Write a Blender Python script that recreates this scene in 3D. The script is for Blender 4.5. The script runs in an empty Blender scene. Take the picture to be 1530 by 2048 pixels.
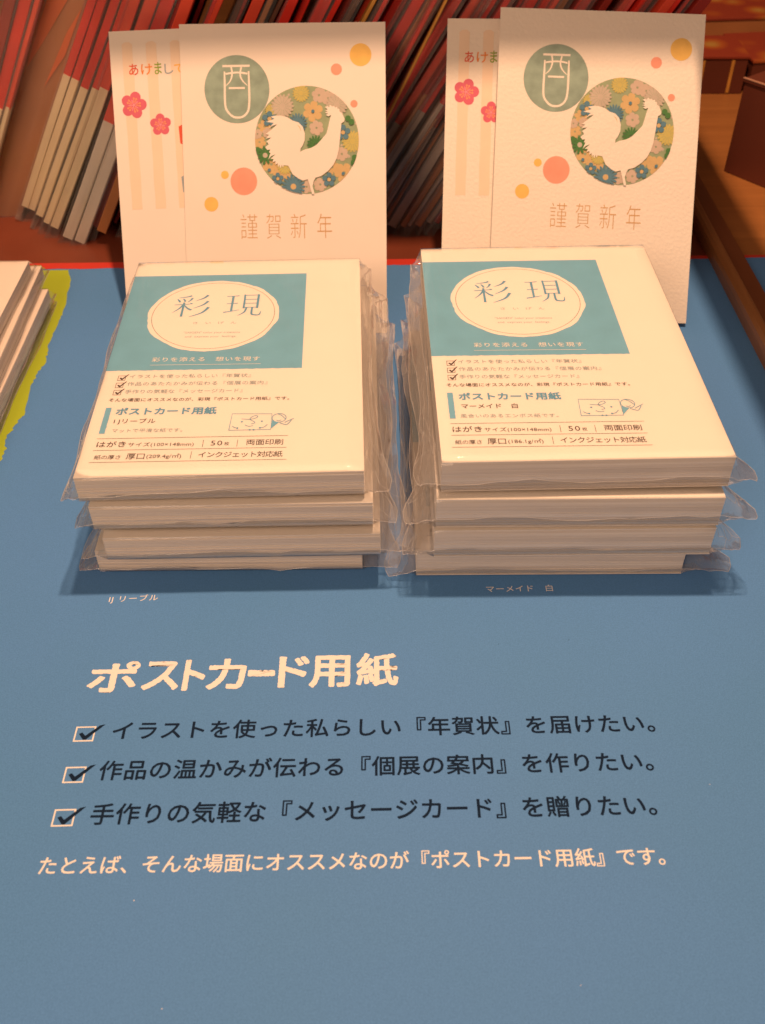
import bpy, bmesh, math, random
from mathutils import Vector, Matrix, noise
random.seed(7)
S = 0.001                      # everything below is written in millimetres
SC = bpy.context.scene
COL = SC.collection

# ------------------------------------------------------------------ camera
cam_d = bpy.data.cameras.new("camera"); cam = bpy.data.objects.new("camera", cam_d); COL.objects.link(cam)
SC.camera = cam
P_, R_ = 0.75230, -0.0116
fw = Vector((0, math.cos(P_), -math.sin(P_)))
r2 = Vector((0.99993245, -0.00794238, -0.00848631)).normalized()
u2 = Vector((0.0116232, 0.68327504, 0.73006857)).normalized()
M = Matrix((r2, u2, -fw)).transposed().to_4x4()
M.translation = Vector((0, 0, 271.458 * S))
cam.matrix_world = M
cam_d.sensor_fit = 'VERTICAL'; cam_d.sensor_height = 36.0; cam_d.sensor_width = 36.0
cam_d.lens = 1960.2 / 2048 * 36.0
cam_d.clip_start = 0.01; cam_d.clip_end = 20
cam_d.dof.use_dof = True; cam_d.dof.focus_distance = 0.38; cam_d.dof.aperture_fstop = 20

# ------------------------------------------------------------------ light
W = bpy.data.worlds.new("World"); SC.world = W; W.use_nodes = True
bg = W.node_tree.nodes["Background"]; bg.inputs[0].default_value = (0.92, 0.62, 0.42, 1); bg.inputs[1].default_value = 0.25

def lamp(name, loc, target, size, power, color, shape='DISK', size_y=None):
    d = bpy.data.lights.new(name, 'AREA'); d.shape = shape; d.size = size * S
    if size_y: d.size_y = size_y * S
    d.energy = power; d.color = color
    o = bpy.data.objects.new(name, d); COL.objects.link(o)
    o.location = Vector(loc) * S
    o.rotation_euler = (Vector(target) - Vector(loc)).to_track_quat('-Z', 'Y').to_euler()
    return o
lamp("ceiling_spot_lamp", (60, 375, 850), (10, 300, 0), 30, 7.4, (1.0, 0.60, 0.36))
lamp("fill_lamp", (-480, -620, 800), (0, 400, 0), 500, 6.3, (1.0, 0.64, 0.42))  # added soft fill, brightens pack fronts and the shaded card tops
SC.view_settings.view_transform = 'Standard'; SC.view_settings.look = 'None'
SC.view_settings.exposure = 0.0; SC.view_settings.gamma = 1.0
SC.cycles.transparent_max_bounces = 48
SC.cycles.max_bounces = 10

# ------------------------------------------------------------------ materials
def nt(name):
    m = bpy.data.materials.new(name); m.use_nodes = True
    return m, m.node_tree, m.node_tree.nodes["Principled BSDF"]
def paper(name, col, rough=0.65, var=0.06, vscale=60, bump=0.0, bscale=900, spec=0.3, var2=None):
    m, t, b = nt(name)
    b.inputs["Roughness"].default_value = rough
    b.inputs["Specular IOR Level"].default_value = spec
    tc = t.nodes.new("ShaderNodeTexCoord")
    n = t.nodes.new("ShaderNodeTexNoise"); n.inputs["Scale"].default_value = vscale; n.inputs["Detail"].default_value = 6
    t.links.new(tc.outputs["Object"], n.inputs["Vector"])
    r = t.nodes.new("ShaderNodeValToRGB")
    lo = [c * (1 - var) for c in col]; hi = [min(1, c * (1 + var)) for c in col]
    if var2: lo = list(var2)
    r.color_ramp.elements[0].position = 0.3; r.color_ramp.elements[1].position = 0.7
    r.color_ramp.elements[0].color = (*lo, 1); r.color_ramp.elements[1].color = (*hi, 1)
    t.links.new(n.outputs["Fac"], r.inputs["Fac"]); t.links.new(r.outputs["Color"], b.inputs["Base Color"])
    if bump > 0:
        n2 = t.nodes.new("ShaderNodeTexNoise"); n2.inputs["Scale"].default_value = bscale; n2.inputs["Detail"].default_value = 3
        t.links.new(tc.outputs["Object"], n2.inputs["Vector"])
        bp = t.nodes.new("ShaderNodeBump"); bp.inputs["Strength"].default_value = bump; bp.inputs["Distance"].default_value = 0.0003
        t.links.new(n2.outputs["Fac"], bp.inputs["Height"]); t.links.new(bp.outputs["Normal"], b.inputs["Normal"])
    return m
def film(name, haze=0.05, gloss=0.9, rough=0.09, bump=0.25, bscale=90, tint=(0.985, 0.98, 0.975)):
    m = bpy.data.materials.new(name); m.use_nodes = True; t = m.node_tree; t.nodes.clear()
    out = t.nodes.new("ShaderNodeOutputMaterial")
    tr = t.nodes.new("ShaderNodeBsdfTransparent"); tr.inputs[0].default_value = (*tint, 1)
    gl = t.nodes.new("ShaderNodeBsdfGlossy"); gl.inputs["Roughness"].default_value = rough; gl.inputs["Color"].default_value = (0.95, 0.95, 0.95, 1)
    df = t.nodes.new("ShaderNodeBsdfDiffuse"); df.inputs[0].default_value = (0.92, 0.89, 0.87, 1)
    lw = t.nodes.new("ShaderNodeFresnel"); lw.inputs["IOR"].default_value = 1.4
    mul = t.nodes.new("ShaderNodeMath"); mul.operation = 'MULTIPLY'; mul.inputs[1].default_value = gloss
    tc = t.nodes.new("ShaderNodeTexCoord")
    n = t.nodes.new("ShaderNodeTexNoise"); n.inputs["Scale"].default_value = bscale; n.inputs["Detail"].default_value = 3
    n.inputs["Distortion"].default_value = 1.2
    bp = t.nodes.new("ShaderNodeBump"); bp.inputs["Strength"].default_value = bump; bp.inputs["Distance"].default_value = 0.002
    mp = t.nodes.new("ShaderNodeMapping"); mp.inputs["Scale"].default_value = (1, .22, 1)
    t.links.new(tc.outputs["Object"], mp.inputs[0]); t.links.new(mp.outputs[0], n.inputs["Vector"]); t.links.new(n.outputs["Fac"], bp.inputs["Height"])
    t.links.new(bp.outputs["Normal"], gl.inputs["Normal"]); t.links.new(bp.outputs["Normal"], lw.inputs["Normal"])
    t.links.new(lw.outputs[0], mul.inputs[0])
    m1 = t.nodes.new("ShaderNodeMixShader"); m1.inputs[0].default_value = haze
    t.links.new(tr.outputs[0], m1.inputs[1]); t.links.new(df.outputs[0], m1.inputs[2])
    m2 = t.nodes.new("ShaderNodeMixShader"); t.links.new(mul.outputs[0], m2.inputs[0])
    t.links.new(m1.outputs[0], m2.inputs[1]); t.links.new(gl.outputs[0], m2.inputs[2])
    t.links.new(m2.outputs[0], out.inputs["Surface"])
    return m
def wood(name, c1, c2, rough=0.45, along='Y'):
    m, t, b = nt(name); b.inputs["Roughness"].default_value = rough
    tc = t.nodes.new("ShaderNodeTexCoord"); mp = t.nodes.new("ShaderNodeMapping")
    mp.inputs["Scale"].default_value = (60, 4, 60) if along == 'Y' else (4, 60, 60)
    n = t.nodes.new("ShaderNodeTexNoise"); n.inputs["Scale"].default_value = 2.5; n.inputs["Detail"].default_value = 7; n.inputs["Distortion"].default_value = 0.6
    r = t.nodes.new("ShaderNodeValToRGB"); r.color_ramp.elements[0].color = (*c1, 1); r.color_ramp.elements[1].color = (*c2, 1)
    r.color_ramp.elements[0].position = 0.3; r.color_ramp.elements[1].position = 0.72
    t.links.new(tc.outputs["Object"], mp.inputs[0]); t.links.new(mp.outputs[0], n.inputs["Vector"])
    t.links.new(n.outputs["Fac"], r.inputs["Fac"]); t.links.new(r.outputs["Color"], b.inputs["Base Color"])
    return m

MT = {
 'blue': paper('blue_print', (0.125, 0.285, 0.580), 0.55, 0.07, 25, 0.12, 1500, 0.35),
 'lime': paper('lime_print', (0.40, 0.50, 0.030), 0.55, 0.04, 25, 0, 0, 0.35),
 'red_print': paper('red_print', (0.62, 0.045, 0.03), 0.5, 0.05, 40),
 'board_white': paper('board_white_ink', (0.86, 0.82, 0.77), 0.7, 0.005, 60, spec=0.1),
 'ink': paper('dark_navy_ink', (0.010, 0.022, 0.050), 0.8, 0.1, 60, spec=0.04),
 'p_pale': paper('packet_pale_grey', (0.76, 0.68, 0.58), 0.7, 0.05, 30),
 'floor_red': paper('dark_red_sheet', (0.19, 0.045, 0.022), 0.4, 0.2, 12),
 'crease_glint': film('film_crease_glint', 0.5, 1.0, 0.04, 0.0, 50),  # whitish, so folds and seams carry painted highlight lines
 'core': paper('board_core', (0.55, 0.52, 0.48), 0.8, 0.05, 60),
 'card': paper('smooth_card_paper', (0.84, 0.745, 0.66), 0.7, 0.012, 40, 0.05, 2500, 0.2),
 'card_rough': paper('embossed_card_paper', (0.84, 0.755, 0.66), 0.75, 0.012, 40, 1.0, 620, 0.2),
 'pack': paper('postcard_stock', (0.84, 0.775, 0.70), 0.7, 0.01, 40, 0.03, 2500, 0.2),
 'edge': paper('postcard_stock_edges', (0.86, 0.79, 0.73), 0.8, 0.02, 10),
 'teal': paper('teal_print', (0.185, 0.44, 0.60), 0.6, 0.04, 90),
 'tealtxt': paper('teal_text_ink', (0.13, 0.34, 0.50), 0.6, 0.03, 90),
 'greytxt': paper('grey_text_ink', (0.30, 0.36, 0.38), 0.6, 0.03, 90),
 'brown': paper('brown_text_ink', (0.085, 0.055, 0.05), 0.6, 0.05, 90),
 'labelwhite': paper('label_white', (0.86, 0.785, 0.71), 0.7, 0.01, 60),
 'seal': paper('sage_print', (0.27, 0.36, 0.30), 0.7, 0.16, 160),
 'orange': paper('orange_dot_ink', (0.84, 0.52, 0.14), 0.7, 0.06, 160),
 'pink': paper('pink_dot_ink', (0.84, 0.34, 0.24), 0.7, 0.06, 160),
 'stripe': paper('peach_stripe_ink', (0.85, 0.665, 0.51), 0.7, 0.02, 100),
 'plum': paper('plum_ink', (0.66, 0.13, 0.19), 0.7, 0.04, 100),
 'plumor': paper('plum_stamen_ink', (0.84, 0.36, 0.16), 0.7, 0.04, 100),
 'plumpk': paper('plum_centre_ink', (0.86, 0.36, 0.38), 0.7, 0.04, 100),
 'rust': paper('greeting_ink', (0.58, 0.34, 0.15), 0.7, 0.05, 100),
 'tred': paper('kana_red_ink', (0.70, 0.10, 0.05), 0.7, 0.03, 100),
 'torg': paper('kana_orange_ink', (0.80, 0.24, 0.04), 0.7, 0.03, 100),
 'tgrn': paper('kana_green_ink', (0.25, 0.36, 0.03), 0.7, 0.03, 100),
 'tgry': paper('kana_grey_ink', (0.30, 0.36, 0.40), 0.7, 0.03, 100),
 'tyel': paper('kana_yellow_ink', (0.85, 0.45, 0.06), 0.7, 0.03, 100),
 'g_bg': paper('pattern_sage', (0.30, 0.36, 0.22), 0.7, 0.10, 160),
 'g_white': paper('pattern_pale', (0.52, 0.44, 0.36), 0.7, 0.06, 160),
 'g_pale': paper('pattern_pale_pink', (0.56, 0.44, 0.35), 0.7, 0.06, 160),
 'g_or': paper('pattern_orange', (0.60, 0.42, 0.20), 0.7, 0.05, 160),
 'g_yel': paper('pattern_yellow', (0.55, 0.46, 0.14), 0.7, 0.05, 160),
 'g_blue': paper('pattern_blue', (0.10, 0.22, 0.30), 0.7, 0.05, 160),
 'g_green': paper('pattern_green', (0.07, 0.20, 0.06), 0.7, 0.05, 160),
 'film': film('clear_film', 0.012, 0.6, 0.07, 0.14, 40, (0.995, 0.993, 0.99)),
 'film_c': film('crumpled_film', 0.065, 0.45, 0.05, 0.35, 120, (0.997, 0.995, 0.993)),
 'flap': film('film_flap', 0.07, 0.4, 0.12, 0.0, 45),
 'film_bg': film('background_film', 0.07, 0.45, 0.16, 0.2, 50, (0.99, 0.98, 0.97)),
 'acryl': film('clear_acrylic', 0.01, 0.9, 0.03, 0.0, 50),
 'table': wood('table_wood', (0.33, 0.125, 0.034), (0.42, 0.165, 0.046), 0.4, 'X'),
 'rail': wood('divider_wood', (0.22, 0.085, 0.03), (0.33, 0.14, 0.05), 0.35, 'Y'),
 'rail_shaded': wood('divider_wood_shaded', (0.16, 0.05, 0.02), (0.22, 0.075, 0.03), 0.3, 'Y'),  # same divider wood, shade on its top put into the colour
 'wall': paper('back_panel_paint', (0.10, 0.04, 0.02), 0.8, 0.2, 8),
 'shelf': wood('shelf_wood', (0.25, 0.13, 0.06), (0.35, 0.2, 0.1), 0.5, 'X'),
 'p_red': paper('packet_red', (0.68, 0.030, 0.016), 0.45, 0.18, 30),
 'p_red2': paper('packet_vermilion', (0.75, 0.075, 0.035), 0.5, 0.15, 30),
 'p_dred': paper('packet_dark_red', (0.30, 0.025, 0.016), 0.5, 0.2, 30),
 'p_cream': paper('packet_cream', (0.82, 0.68, 0.46), 0.7, 0.05, 30),
 'p_grey': paper('packet_grey', (0.52, 0.42, 0.35), 0.7, 0.07, 30),
 'p_kraft': paper('packet_kraft', (0.42, 0.165, 0.06), 0.6, 0.15, 20),
 'p_black': paper('packet_black', (0.12, 0.05, 0.03), 0.5, 0.1, 30),
 'p_gold': paper('packet_gold', (0.62, 0.30, 0.06), 0.35, 0.15, 60),
 'p_orange': paper('packet_orange', (0.62, 0.13, 0.025), 0.5, 0.15, 25),
 'box_dark': paper('box_dark_brown', (0.14, 0.036, 0.02), 0.5, 0.1, 12),
 'box_edge': paper('box_rim', (0.5, 0.26, 0.17), 0.5, 0.1, 20),
}
def board_mat():
    m, t, b = nt('blue_printed_board'); b.inputs["Specular IOR Level"].default_value = 0.2
    tc = t.nodes.new("ShaderNodeTexCoord")
    n1 = t.nodes.new("ShaderNodeTexNoise"); n1.inputs["Scale"].default_value = 2200; n1.inputs["Detail"].default_value = 2
    n2 = t.nodes.new("ShaderNodeTexNoise"); n2.inputs["Scale"].default_value = 9; n2.inputs["Detail"].default_value = 5
    r1 = t.nodes.new("ShaderNodeValToRGB"); r1.color_ramp.elements[0].position = .25; r1.color_ramp.elements[1].position = .75
    r1.color_ramp.elements[0].color = (0.084, 0.232, 0.52, 1); r1.color_ramp.elements[1].color = (0.108, 0.292, 0.65, 1)
    r2 = t.nodes.new("ShaderNodeValToRGB"); r2.color_ramp.elements[0].position = .3; r2.color_ramp.elements[1].position = .7
    r2.color_ramp.elements[0].color = (0.95, 0.97, 0.93, 1); r2.color_ramp.elements[1].color = (1.04, 1.0, 1.02, 1)
    mx = t.nodes.new("ShaderNodeMixRGB"); mx.blend_type = 'MULTIPLY'; mx.inputs[0].default_value = 1
    bp = t.nodes.new("ShaderNodeBump"); bp.inputs["Strength"].default_value = .18; bp.inputs["Distance"].default_value = 0.0002
    rr = t.nodes.new("ShaderNodeMapRange"); rr.inputs[3].default_value = .55; rr.inputs[4].default_value = .75
    for n in (n1, n2): t.links.new(tc.outputs["Object"], n.inputs["Vector"])
    t.links.new(n1.outputs["Fac"], r1.inputs[0]); t.links.new(n2.outputs["Fac"], r2.inputs[0])
    t.links.new(r1.outputs[0], mx.inputs[1]); t.links.new(r2.outputs[0], mx.inputs[2]); t.links.new(mx.outputs[0], b.inputs["Base Color"])
    t.links.new(n1.outputs["Fac"], bp.inputs["Height"]); t.links.new(bp.outputs[0], b.inputs["Normal"])
    t.links.new(n2.outputs["Fac"], rr.inputs[0]); t.links.new(rr.outputs[0], b.inputs["Roughness"])
    return m
MT['blue'] = board_mat()
def edge_mat():
    m, t, b = nt('stacked_sheet_edges'); b.inputs["Roughness"].default_value = 0.8; b.inputs["Specular IOR Level"].default_value = 0.15
    tc = t.nodes.new("ShaderNodeTexCoord"); mp = t.nodes.new("ShaderNodeMapping"); mp.inputs["Scale"].default_value = (6, 6, 1900)
    n = t.nodes.new("ShaderNodeTexNoise"); n.inputs["Scale"].default_value = 1; n.inputs["Detail"].default_value = 3
    r = t.nodes.new("ShaderNodeValToRGB"); r.color_ramp.elements[0].position = .32; r.color_ramp.elements[1].position = .66
    r.color_ramp.elements[0].color = (0.66, 0.60, 0.56, 1); r.color_ramp.elements[1].color = (0.88, 0.83, 0.78, 1)
    t.links.new(tc.outputs["Object"], mp.inputs[0]); t.links.new(mp.outputs[0], n.inputs["Vector"]); t.links.new(n.outputs["Fac"], r.inputs[0]); t.links.new(r.outputs[0], b.inputs["Base Color"])
    return m
MT['edge'] = edge_mat()
def pattern_box_mat():
    m, t, b = nt('festive_patterned_paper'); b.inputs["Roughness"].default_value = 0.45
    tc = t.nodes.new("ShaderNodeTexCoord"); v = t.nodes.new("ShaderNodeTexVoronoi"); v.inputs["Scale"].default_value = 38
    r = t.nodes.new("ShaderNodeValToRGB"); e = r.color_ramp
    e.elements[0].color = (0.46, 0.24, 0.05, 1); e.elements[1].color = (0.30, 0.045, 0.02, 1)
    e.elements[0].position = 0.12; e.elements[1].position = 0.5
    x = e.elements.new(0.3); x.color = (0.42, 0.10, 0.02, 1)
    t.links.new(tc.outputs["Object"], v.inputs["Vector"]); t.links.new(v.outputs["Distance"], r.inputs["Fac"]); t.links.new(r.outputs[0], b.inputs["Base Color"])
    return m
MT['pattern'] = pattern_box_mat()

# ------------------------------------------------------------------ helpers
def thing(name, label, cat, loc=(0, 0, 0), rot=None, group=None):
    o = bpy.data.objects.new(name, None); o.empty_display_size = 0.01; COL.objects.link(o)
    m = rot.to_4x4() if rot is not None else Matrix.Identity(4)
    m.translation = Vector(loc) * S
    o.matrix_world = m
    o['label'] = label; o['category'] = cat
    if group: o['group'] = group
    return o
def mesh(name, verts, faces, mats, parent=None, mi=None, smooth=False):
    me = bpy.data.meshes.new(name)
    me.from_pydata([(v[0] * S, v[1] * S, v[2] * S) for v in verts], [], faces)
    if not isinstance(mats, (list, tuple)): mats = [mats]
    for m in mats: me.materials.append(m)
    if mi:
        for p, i in zip(me.polygons, mi): p.material_index = i
    if smooth:
        for p in me.polygons: p.use_smooth = True
    me.update()
    o = bpy.data.objects.new(name, me); COL.objects.link(o)
    if parent is not None: o.parent = parent
    return o
def structure(o): o['kind'] = 'structure'; return o
def boxv(x0, y0, z0, x1, y1, z1):
    v = [(x0, y0, z0), (x1, y0, z0), (x1, y1, z0), (x0, y1, z0), (x0, y0, z1), (x1, y0, z1), (x1, y1, z1), (x0, y1, z1)]
    f = [(3, 2, 1, 0), (4, 5, 6, 7), (0, 1, 5, 4), (1, 2, 6, 5), (2, 3, 7, 6), (3, 0, 4, 7)]
    return v, f
def box(name, b, mat, parent=None, bev=0.0):
    v, f = boxv(*b); o = mesh(name, v, f, mat, parent)
    if bev > 0:
        bm = bmesh.new(); bm.from_mesh(o.data)
        bmesh.ops.bevel(bm, geom=bm.edges[:], offset=bev * S, segments=2, affect='EDGES', profile=0.6)
        bm.to_mesh(o.data); bm.free()
    return o

class Ink:
    """flat printed shapes, each a hair above the one before"""
    def __init__(s, z): s.v = []; s.f = []; s.mi = []; s.m = []; s.z = z; s.step = 0.003
    def poly(s, pts, mat):
        if len(pts) < 3: return
        if mat not in s.m: s.m.append(mat)
        n = len(s.v); s.v += [(p[0], p[1], s.z) for p in pts]
        a = sum(pts[i][0] * pts[(i + 1) % len(pts)][1] - pts[(i + 1) % len(pts)][0] * pts[i][1] for i in range(len(pts)))
        idx = list(range(n, n + len(pts)))
        if a < 0: idx.reverse()
        s.f.append(idx); s.mi.append(s.m.index(mat)); s.z += s.step
    def ring(s, outer, inner, mat):
        if mat not in s.m: s.m.append(mat)
        n = len(s.v); k = len(outer)
        s.v += [(p[0], p[1], s.z) for p in outer] + [(p[0], p[1], s.z) for p in inner]
        for i in range(k):
            j = (i + 1) % k; s.f.append((n + i, n + j, n + k + j, n + k + i)); s.mi.append(s.m.index(mat))
        s.z += s.step
    def stroke(s, pts, w, mat, smooth=True, caps=False):
        """pts centre line, w width or list of widths"""
        ws = list(w) if isinstance(w, (list, tuple)) else [w] * len(pts)
        if smooth and len(pts) > 2:
            q = []; qw = []
            for i in range(len(pts) - 1):
                p0 = pts[max(0, i - 1)]; p1 = pts[i]; p2 = pts[i + 1]; p3 = pts[min(len(pts) - 1, i + 2)]
                for k in range(5):
                    t = k / 5
                    q.append(tuple(0.5 * ((2 * p1[a]) + (-p0[a] + p2[a]) * t + (2 * p0[a] - 5 * p1[a] + 4 * p2[a] - p3[a]) * t * t + (-p0[a] + 3 * p1[a] - 3 * p2[a] + p3[a]) * t ** 3) for a in (0, 1)))
                    qw.append(ws[i] * (1 - t) + ws[i + 1] * t)
            q.append(pts[-1]); qw.append(ws[-1]); pts, ws = q, qw
        if mat not in s.m: s.m.append(mat)
        n = len(s.v); k = len(pts)
        for i in range(k):
            a = Vector(pts[max(0, i - 1)]); b = Vector(pts[min(k - 1, i + 1)]); d = (b - a)
            if d.length < 1e-6: d = Vector((1, 0))
            d.normalize(); nn = Vector((-d.y, d.x)) * ws[i] / 2; p = Vector(pts[i])
            s.v += [(p.x + nn.x, p.y + nn.y, s.z), (p.x - nn.x, p.y - nn.y, s.z)]
        for i in range(k - 1):
            a = n + 2 * i; s.f.append((a + 1, a + 3, a + 2, a)); s.mi.append(s.m.index(mat))
        s.z += s.step
        if caps:
            for p, ww in ((pts[0], ws[0]), (pts[-1], ws[-1])): s.poly(circ(p[0], p[1], ww / 2, 10), mat)
    def build(s, name, parent): return mesh(name, s.v, s.f, s.m, parent, s.mi)
def circ(x, y, r, n=40, rough=0.0, seed=0):
    o = []
    for i in range(n):
        a = 2 * math.pi * i / n
        rr = r * (1 + rough * noise.noise((math.cos(a) * 3 + seed, math.sin(a) * 3, seed)) + rough * 0.6 * noise.noise((math.cos(a) * 14 + seed, math.sin(a) * 14, 1.3)))
        o.append((x + rr * math.cos(a), y + rr * math.sin(a)))
    return o
def clip(poly, c):
    out = poly
    k = len(c)
    for i in range(k):
        ax, ay = c[i]; bx, by = c[(i + 1) % k]
        inp = out; out = []
        def side(p): return (bx - ax) * (p[1] - ay) - (by - ay) * (p[0] - ax)
        for j in range(len(inp)):
            p, q = inp[j], inp[(j + 1) % len(inp)]; sp, sq = side(p), side(q)
            if sp >= 0: out.append(p)
            if (sp >= 0) != (sq >= 0):
                t = sp / (sp - sq); out.append((p[0] + (q[0] - p[0]) * t, p[1] + (q[1] - p[1]) * t))
        if not out: return []
    return out

def glyphs(body, bold=0.0, k=1.0, res=3):
    c = bpy.data.curves.new('text_curve', 'FONT'); c.body = body; c.size = 1.0; c.resolution_u = res
    c.offset = bold; c.space_character = k
    o = bpy.data.objects.new('text_tmp', c); COL.objects.link(o)
    bpy.context.view_layer.update()
    dg = bpy.context.evaluated_depsgraph_get()
    me = bpy.data.meshes.new_from_object(o.evaluated_get(dg))
    bpy.data.objects.remove(o); bpy.data.curves.remove(c)
    return me
def text(name, body, x0, x1, y, em, mat, parent, z=0.06, bold=0.0, y1=None, torn=0.0, res=3, height=None):
    """one printed line between x0 and x1 with its baseline at y (y1 at the right end); bold = extra stroke width in em"""
    n = len(body); me = glyphs(body, min(0, bold), 1.0, 1)
    xs = [v.co.x for v in me.vertices]; w1 = max(xs) - min(xs); bpy.data.meshes.remove(me)
    k = 1.0 + ((x1 - x0) / em - w1) / max(1, n - 1) if n > 1 else 1.0
    me = glyphs(body, min(0, bold), max(0.5, k), res)
    if torn > 0:
        bm = bmesh.new(); bm.from_mesh(me)
        for _ in range(3):
            le = [e for e in bm.edges if e.is_boundary and e.calc_length() > 0.03]
            if not le: break
            bmesh.ops.subdivide_edges(bm, edges=le, cuts=1)
        for v in bm.verts:
            v.co.x += torn * noise.noise((v.co.x * 26, v.co.y * 26, 3.1)); v.co.y += torn * noise.noise((v.co.x * 26, v.co.y * 26, 9.7))
        bm.to_mesh(me); bm.free()
    xs = [v.co.x for v in me.vertices]; a, b = min(xs), max(xs)
    sx = (x1 - x0) / (b - a)
    sy = em
    y1 = y if y1 is None else y1
    if height:
        ys = [v.co.y for v in me.vertices]; sy = height / (max(ys) - min(ys)); y -= min(ys) * sy; y1 -= min(ys) * sy
    P = []
    for v in me.vertices:
        X = x0 + (v.co.x - a) * sx; t = (X - x0) / (x1 - x0)
        P.append((X, v.co.y * sy + y + (y1 - y) * t))
    polys = [tuple(p.vertices) for p in me.polygons]; bpy.data.meshes.remove(me)
    V = []; F = []
    h = max(0, bold) * em
    shifts = [(0, 0)] + ([] if h == 0 else [(h * math.cos(q), h * math.sin(q)) for q in (0.4, 1.97, 3.54, 5.11)])
    if bold > .02: shifts += [(h * math.cos(q * math.pi / 4 + .2), h * math.sin(q * math.pi / 4 + .2)) for q in range(8)]
    for c, (dx, dy) in enumerate(shifts):
        o = len(V); V += [(p[0] + dx, p[1] + dy, z + c * .0006) for p in P]; F += [tuple(i + o for i in f) for f in polys]
    return mesh(name, V, F, [mat], parent)

# ------------------------------------------------------------------ setting
tb = box('table', (-900, -150, -42, 900, 1150, -2), MT['table'])
structure(tb)
wl = box('back_wall', (-900, 1100, -42, 900, 1150, 900), MT['wall']); structure(wl)
bg_floor = None

# ------------------------------------------------------------------ the printed display board
bd = thing('display_board', 'large flat sheet printed blue with white headline and dark checklist under both postcard stacks', 'display board', (0, 0, -1.9))
Z0 = 1.9
box('board_sheet', (-330, 20, 0, 340, 497, Z0), [MT['blue']], bd, 0.15)
lime = [(-172.2, 489), (-168.4, 478.1), (-165.2, 447.3), (-165.2, 432.9), (-165.4, 414.6), (-162.9, 399.3), (-165, 391), (-165, 376.8), (-162.8, 359.4), (-164.9, 350.2), (-166.5, 339.5), (-164.2, 332.5), (-164.5, 324), (-167, 300), (-163, 270), (-166, 200), (-164, 30)]
pts = []
for i in range(len(lime) - 1):
    for k in range(9):
        t = k / 9; x = lime[i][0] * (1 - t) + lime[i + 1][0] * t; y = lime[i][1] * (1 - t) + lime[i + 1][1] * t
        pts.append((x + 1.1 * noise.noise((y * .18, 0, 0)) + 1.0 * noise.noise((y * .55, 4, 0)), y))
ink = Ink(Z0 + 0.05); ink.poly(pts + [(-329, 30), (-329, 489)], MT['lime']); ink.build('lime_area', bd)
ink = Ink(Z0 + 0.09)
edge = [(x, 490.2 + 0.6 * noise.noise((x * .07, 0, 5)) + 0.35 * noise.noise((x * .3, 2, 5)) + max(0, x - 20) * .02) for x in range(-328, 338, 3)]
ink.poly(edge + [(337, 496.8), (-328, 496.8)], MT['red_print']); ink.build('red_border', bd)
# headline, one glyph at a time as on the print
def hx(p): return -101.5 + (p - 172) * .17
for ch, a, b, y0, h in [('ポ', 172, 268, 202.2, 12.6), ('ス', 282, 352, 203.0, 11.6), ('ト', 364, 404, 202.6, 12.6), ('カ', 412, 486, 203.0, 12.4), ('ー', 494, 545, 208.2, 2.2), ('ド', 556, 614, 203.3, 12.8), ('用', 619, 698, 203.2, 13.2), ('紙', 714, 795, 203.6, 13.6)]:
    g = text('headline_letter', ch, hx(a), hx(b), y0, 14, MT['board_white'], bd, Z0 + 0.06, 0.030, torn=0.016, res=5, height=h)
text('checklist_line', 'イラストを使った私らしい『年賀状』を届けたい。', -89.2, 88.3, 183.6, 7.6, MT['ink'], bd, Z0 + 0.06, 0.018, 184.2)
text('checklist_line', '作品の温かみが伝わる『個展の案内』を作りたい。', -90.6, 84.8, 168.7, 7.6, MT['ink'], bd, Z0 + 0.06, 0.018, 169.8)
text('checklist_line', '手作りの気軽な『メッセージカード』を贈りたい。', -90.1, 82.6, 153.4, 7.6, MT['ink'], bd, Z0 + 0.06, 0.018, 154.4)
text('closing_line', 'たとえば、そんな場面にオススメなのが『ポストカード用紙』です。', -101.8, 81.6, 137.5, 6.1, MT['board_white'], bd, Z0 + 0.06, 0.012, 138.3)
for y in (182.4, 167.2, 152.3):
    k = Ink(Z0 + 0.06)
    k.ring([(-101.6, y), (-95.0, y + .1), (-95.0, y + 5.9), (-101.6, y + 5.8)], [(-101.1, y + .5), (-95.5, y + .6), (-95.5, y + 5.4), (-101.1, y + 5.3)], MT['board_white'])
    k.build('checkbox', bd)
    k = Ink(Z0 + 0.10)
    k.poly([(-100.2, y + 3.0), (-99.2, y + 3.5), (-98.0, y + 2.2), (-93.9, y + 6.2), (-92.2, y + 6.6), (-97.6, y + 0.7), (-98.4, y + 0.7)], MT['ink'])
    k.build('check_mark', bd)
text('paper_name_text', 'IJ リーブル', -101.8, -83.8, 243.0, 3.4, MT['board_white'], bd, Z0 + 0.06, 0.0, 243.7)
text('paper_name_text', 'マーメイド　白', 38.4, 63.2, 245.9, 3.5, MT['board_white'], bd, Z0 + 0.06, 0.0, 246.1)

rd = random.Random(3)
k = Ink(Z0 + 0.06)
for i in range(9):
    x, y = rd.uniform(-150, 150), rd.uniform(95, 240); r = rd.uniform(.08, .18); k.poly(circ(x, y, r, 6, .5, i), MT['board_white'] if rd.random() < .6 else MT['ink'])
k.build('dust_specks', bd)['kind'] = 'stuff'
# red base sheet behind the board, under the leaning packets
rs = box('red_base_sheet', (-330, 497.3, -1.98, 188, 640, -0.6), MT['floor_red'])
rs['label'] = 'dark red sheet lying behind the blue board under the leaning packets'; rs['category'] = 'sheet'

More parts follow.
